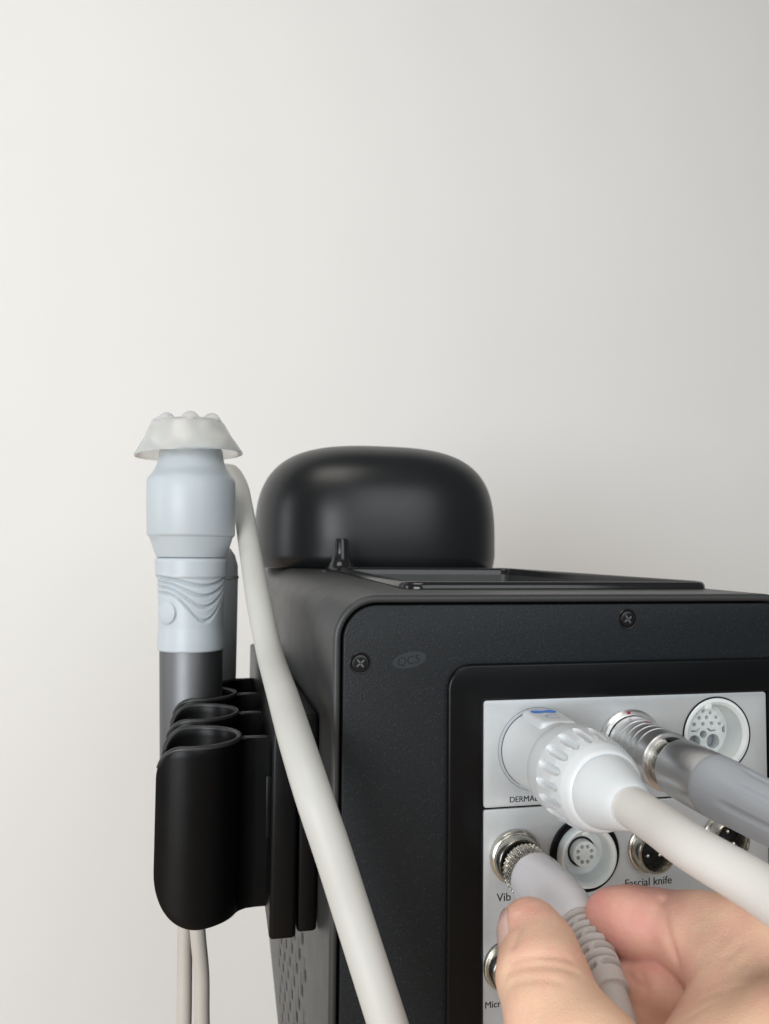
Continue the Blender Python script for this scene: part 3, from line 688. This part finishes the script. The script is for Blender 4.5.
MIDDLE = [J(612, 990, 222, 8.2), J(628, 990, 219, 8.8), J(645, 993, 216, 8.7), J(664, 998, 212, 9.8), J(690, 1014, 208, 10.0), J(740, 1030, 204, 11.5), J(830, 1070, 190, 13.5), J(930, 1140, 165, 17)]
RING = [J(650, 1062, 236, 8.6), J(690, 1070, 229, 9.6), J(760, 1085, 212, 11), J(850, 1130, 190, 13), J(930, 1200, 168, 16)]
LITTLE = [J(680, 1130, 234, 7.6), J(720, 1138, 226, 8.4), J(780, 1155, 210, 10), J(860, 1200, 190, 12), J(930, 1260, 170, 15)]
PALM = [[J(740, 1210, 160, 19), J(960, 1230, 160, 22)], [J(940, 1100, 160, 17), J(960, 1230, 160, 22)], [J(960, 1230, 160, 22), J(1050, 1420, 150, 27)],
        [J(740, 1210, 160, 18), J(1050, 1420, 150, 25)], [J(1050, 1420, 150, 27), J(1330, 1760, 140, 30)]]
WEB = [J(706, 1070, 180, 10.8), J(746, 998, 192, 11.4), J(800, 972, 193, 12.5), J(880, 1000, 178, 13)]
WEB2 = [J(690, 1150, 168, 13), J(745, 1085, 170, 13), J(810, 1055, 168, 14), J(860, 1110, 162, 14)]
def hand_sdf(P):
    palm = None
    for c in PALM+[WEB, WEB2]:
        q_ = chain(P, c, 4); palm = q_ if palm is None else smin(palm, q_, 9)
    out = None
    for fg in (THUMB, INDEX, MIDDLE, RING, LITTLE):
        f_ = smin(palm, chain(P, fg, 3.0), 5.0 if fg is THUMB or fg is MIDDLE else 8.0); out = f_ if out is None else smin(out, f_, 0.8)
    return out
allp = np.array([p for c in [THUMB, INDEX, MIDDLE, RING, LITTLE, WEB]+PALM for p, r_ in c])
lo = allp.min(0)-26; hi = allp.max(0)+26
def surface_nets(h):
    dims = np.ceil((hi-lo)/h).astype(int)+1
    # coarse pass: only blocks near the surface are evaluated finely
    H = 8; bd_ = np.ceil(dims/H).astype(int)+1
    S = np.full(tuple(bd_*H), 50.0, np.float32)
    gi = np.stack(np.meshgrid(*[np.arange(k) for k in bd_], indexing='ij'), -1).reshape(-1, 3)
    cen = lo+(gi*H+H/2)*h
    cs = hand_sdf(cen.astype(np.float32)); rad = H*h*0.95+1.5
    loc = np.stack(np.meshgrid(*[np.arange(H)]*3, indexing='ij'), -1).reshape(-1, 3)
    near = np.where(np.abs(cs) < rad)[0]; ins = np.where(cs <= -rad)[0]
    for g in gi[ins]: S[g[0]*H:g[0]*H+H, g[1]*H:g[1]*H+H, g[2]*H:g[2]*H+H] = -50
    for i in range(0, len(near), 400):
        g = gi[near[i:i+400]]; idx = (g[:, None, :]*H+loc[None]).reshape(-1, 3)
        S[idx[:, 0], idx[:, 1], idx[:, 2]] = hand_sdf((lo+idx*h).astype(np.float32))
    ins_ = S < 0; nx, ny, nz = S.shape
    acc = np.zeros((nx-1, ny-1, nz-1, 3), np.float32); cnt = np.zeros((nx-1, ny-1, nz-1), np.float32)
    corners = [(i, j, k) for i in (0, 1) for j in (0, 1) for k in (0, 1)]
    sl_ = lambda c: (slice(c[0], nx-1+c[0]), slice(c[1], ny-1+c[1]), slice(c[2], nz-1+c[2]))
    mixed = np.zeros((nx-1, ny-1, nz-1), bool); first = ins_[sl_((0, 0, 0))]
    for c in corners[1:]: mixed |= ins_[sl_(c)] != first
    ci = np.argwhere(mixed); pos = np.zeros((len(ci), 3)); ct = np.zeros(len(ci))
    for a in corners:
        for ax in range(3):
            if a[ax]: continue
            b3 = list(a); b3[ax] = 1
            ia = ci+np.array(a); ib = ci+np.array(b3)
            sa = S[ia[:, 0], ia[:, 1], ia[:, 2]]; sb = S[ib[:, 0], ib[:, 1], ib[:, 2]]
            cr = (sa < 0) != (sb < 0); t = np.where(cr, sa/np.where(cr, sa-sb, 1), 0)
            p = np.array(a, float)[None].repeat(len(ci), 0); p[:, ax] += t
            pos[cr] += p[cr]; ct[cr] += 1
    verts = lo+(ci+pos/ct[:, None])*h
    vid = np.full(mixed.shape, -1, int); vid[tuple(ci.T)] = np.arange(len(ci)); faces = []
    for ax in range(3):
        s0 = [slice(None)]*3; s1 = [slice(None)]*3; s0[ax] = slice(0, -1); s1[ax] = slice(1, None)
        e = np.argwhere(ins_[tuple(s0)] != ins_[tuple(s1)]); b_, c_ = [q_ for q_ in range(3) if q_ != ax]
        e = e[(e[:, b_] > 0) & (e[:, c_] > 0)]
        cols = []
        for db, dc in ((0, 0), (1, 0), (1, 1), (0, 1)):
            w = e.copy(); w[:, b_] -= db; w[:, c_] -= dc
            w = np.minimum(w, np.array(mixed.shape)-1); cols.append(vid[w[:, 0], w[:, 1], w[:, 2]])
        fq = np.stack(cols, 1); faces.append(fq[(fq >= 0).all(1)])
    return verts, np.concatenate(faces)
hv, hf = surface_nets(0.75)
# skin folds: shallow grooves (depth, half-width in mm) along lines over the joints
def groove(hv, line, dep, wd, fade=3.0):
    line = np.array(line); best = np.full(len(hv), 1e9)
    for a, b2 in zip(line, line[1:]):
        ab = b2-a; t = np.clip(((hv-a)@ab)/(ab@ab), 0, 1); best = np.minimum(best, np.linalg.norm(hv-a-t[:, None]*ab, axis=1))
    return dep*np.exp(-(best/wd)**2)
def on_skin(px, py):
    d_ = ray(px, py); t = 120.0
    for _ in range(60):
        q_ = float(hand_sdf((CAM+d_*t)[None].astype(np.float32))[0]); t += q_*0.9
        if abs(q_) < 0.02 or t > 330: break
    return CAM+d_*t
sd_e = 0.4
grad = np.stack([hand_sdf((hv+np.eye(3)[k]*sd_e).astype(np.float32))-hand_sdf((hv-np.eye(3)[k]*sd_e).astype(np.float32)) for k in range(3)], 1)
grad /= np.linalg.norm(grad, axis=1)[:, None]+1e-9
FOLDS = [([(662, 900), (665, 920), (669, 940), (677, 961)], 0.75, 1.3), ([(657, 908), (659, 922), (663, 935)], 0.3, 0.9),
         ([(726, 936), (708, 950), (694, 966), (688, 984)], 0.12, 1.4), ([(752, 958), (735, 968), (716, 984)], 0.1, 1.2), ([(742, 944), (728, 956)], 0.25, 0.9),
         ([(625, 970), (634, 981), (646, 986)], 0.5, 1.0), ([(642, 975), (647, 990), (645, 1006)], 0.4, 1.0),
         ([(511, 963), (530, 957), (552, 956), (572, 961)], 0.42, 0.9), ([(507, 972), (528, 966), (552, 966), (575, 972)], 0.45, 1.0), ([(512, 984), (535, 979), (560, 982)], 0.32, 0.9),
         ([(612, 893), (617, 904), (616, 918)], 0.22, 0.8), ([(517, 917), (519, 930), (514, 945)], 0.4, 1.1), ([(700, 1000), (722, 990), (745, 985)], 0.18, 1.0), ([(690, 1018), (712, 1004)], 0.15, 0.9)]
dsp = np.zeros(len(hv))
for pts_, dep, wd in FOLDS: dsp = np.maximum(dsp, groove(hv, [on_skin(*q_) for q_ in pts_], dep, wd))
hv = hv-grad*dsp[:, None]
hand = mk('hand', hv, hf, 'skin', None, sharp=180)
hand['label'] = 'bare hand pinching the pale grey plug between thumb and forefinger'; hand['category'] = 'hand'
sm_ = hand.modifiers.new('smooth', 'SMOOTH'); sm_.factor = 0.5; sm_.iterations = 2
tips = [(THUMB[0][0], 15, 0.35), (INDEX[0][0], 24, 0.85), (MIDDLE[0][0], 20, 0.75), (MIDDLE[2][0], 22, 0.7), (INDEX[3][0], 16, 0.35), (RING[0][0], 30, 0.7), (THUMB[2][0], 12, 0.12)]
tint = np.zeros(len(hv))
for p, w, a in tips: tint = np.maximum(tint, a*np.exp(-(np.linalg.norm(hv-p, axis=1)/w)**2))
att = hand.data.attributes.new('tint', 'FLOAT', 'POINT'); att.data.foreach_set('value', tint.astype(np.float32))
# thumbnail, on the left side of the thumb
a0, a1 = THUMB[0][0], THUMB[2][0]; ta = (a0-a1)/np.linalg.norm(a0-a1)
nd = -rt*0.97+fw*0.2; nd -= ta*(nd@ta); nd /= np.linalg.norm(nd); ns = np.cross(ta, nd)
nv = []; nf = []
for i in range(13):
    for j in range(13):
        u = i/12*2-1; v_ = j/12*2-1
        rr = float(np.interp(u, [-1, 0.4, 1], [10.1, 9.2, 7.6])); wd = 0.78*(1-max(0, abs(u)-0.55)**2*1.2)
        ph = v_*wd; nv.append(a0+ta*(u*6.6-2.0)+(nd*math.cos(ph)+ns*math.sin(ph))*(rr+0.25-0.35*abs(v_)**4))
for i in range(12):
    for j in range(12): nf.append((i*13+j, i*13+j+1, (i+1)*13+j+1, (i+1)*13+j))
nail = mk('thumbnail', nv, nf, 'nail', hand, sharp=180)
so = nail.modifiers.new('thick', 'SOLIDIFY'); so.thickness = 0.0006; so.offset = -1

for o in bpy.data.objects:
    if '_b' in o: del o['_b']
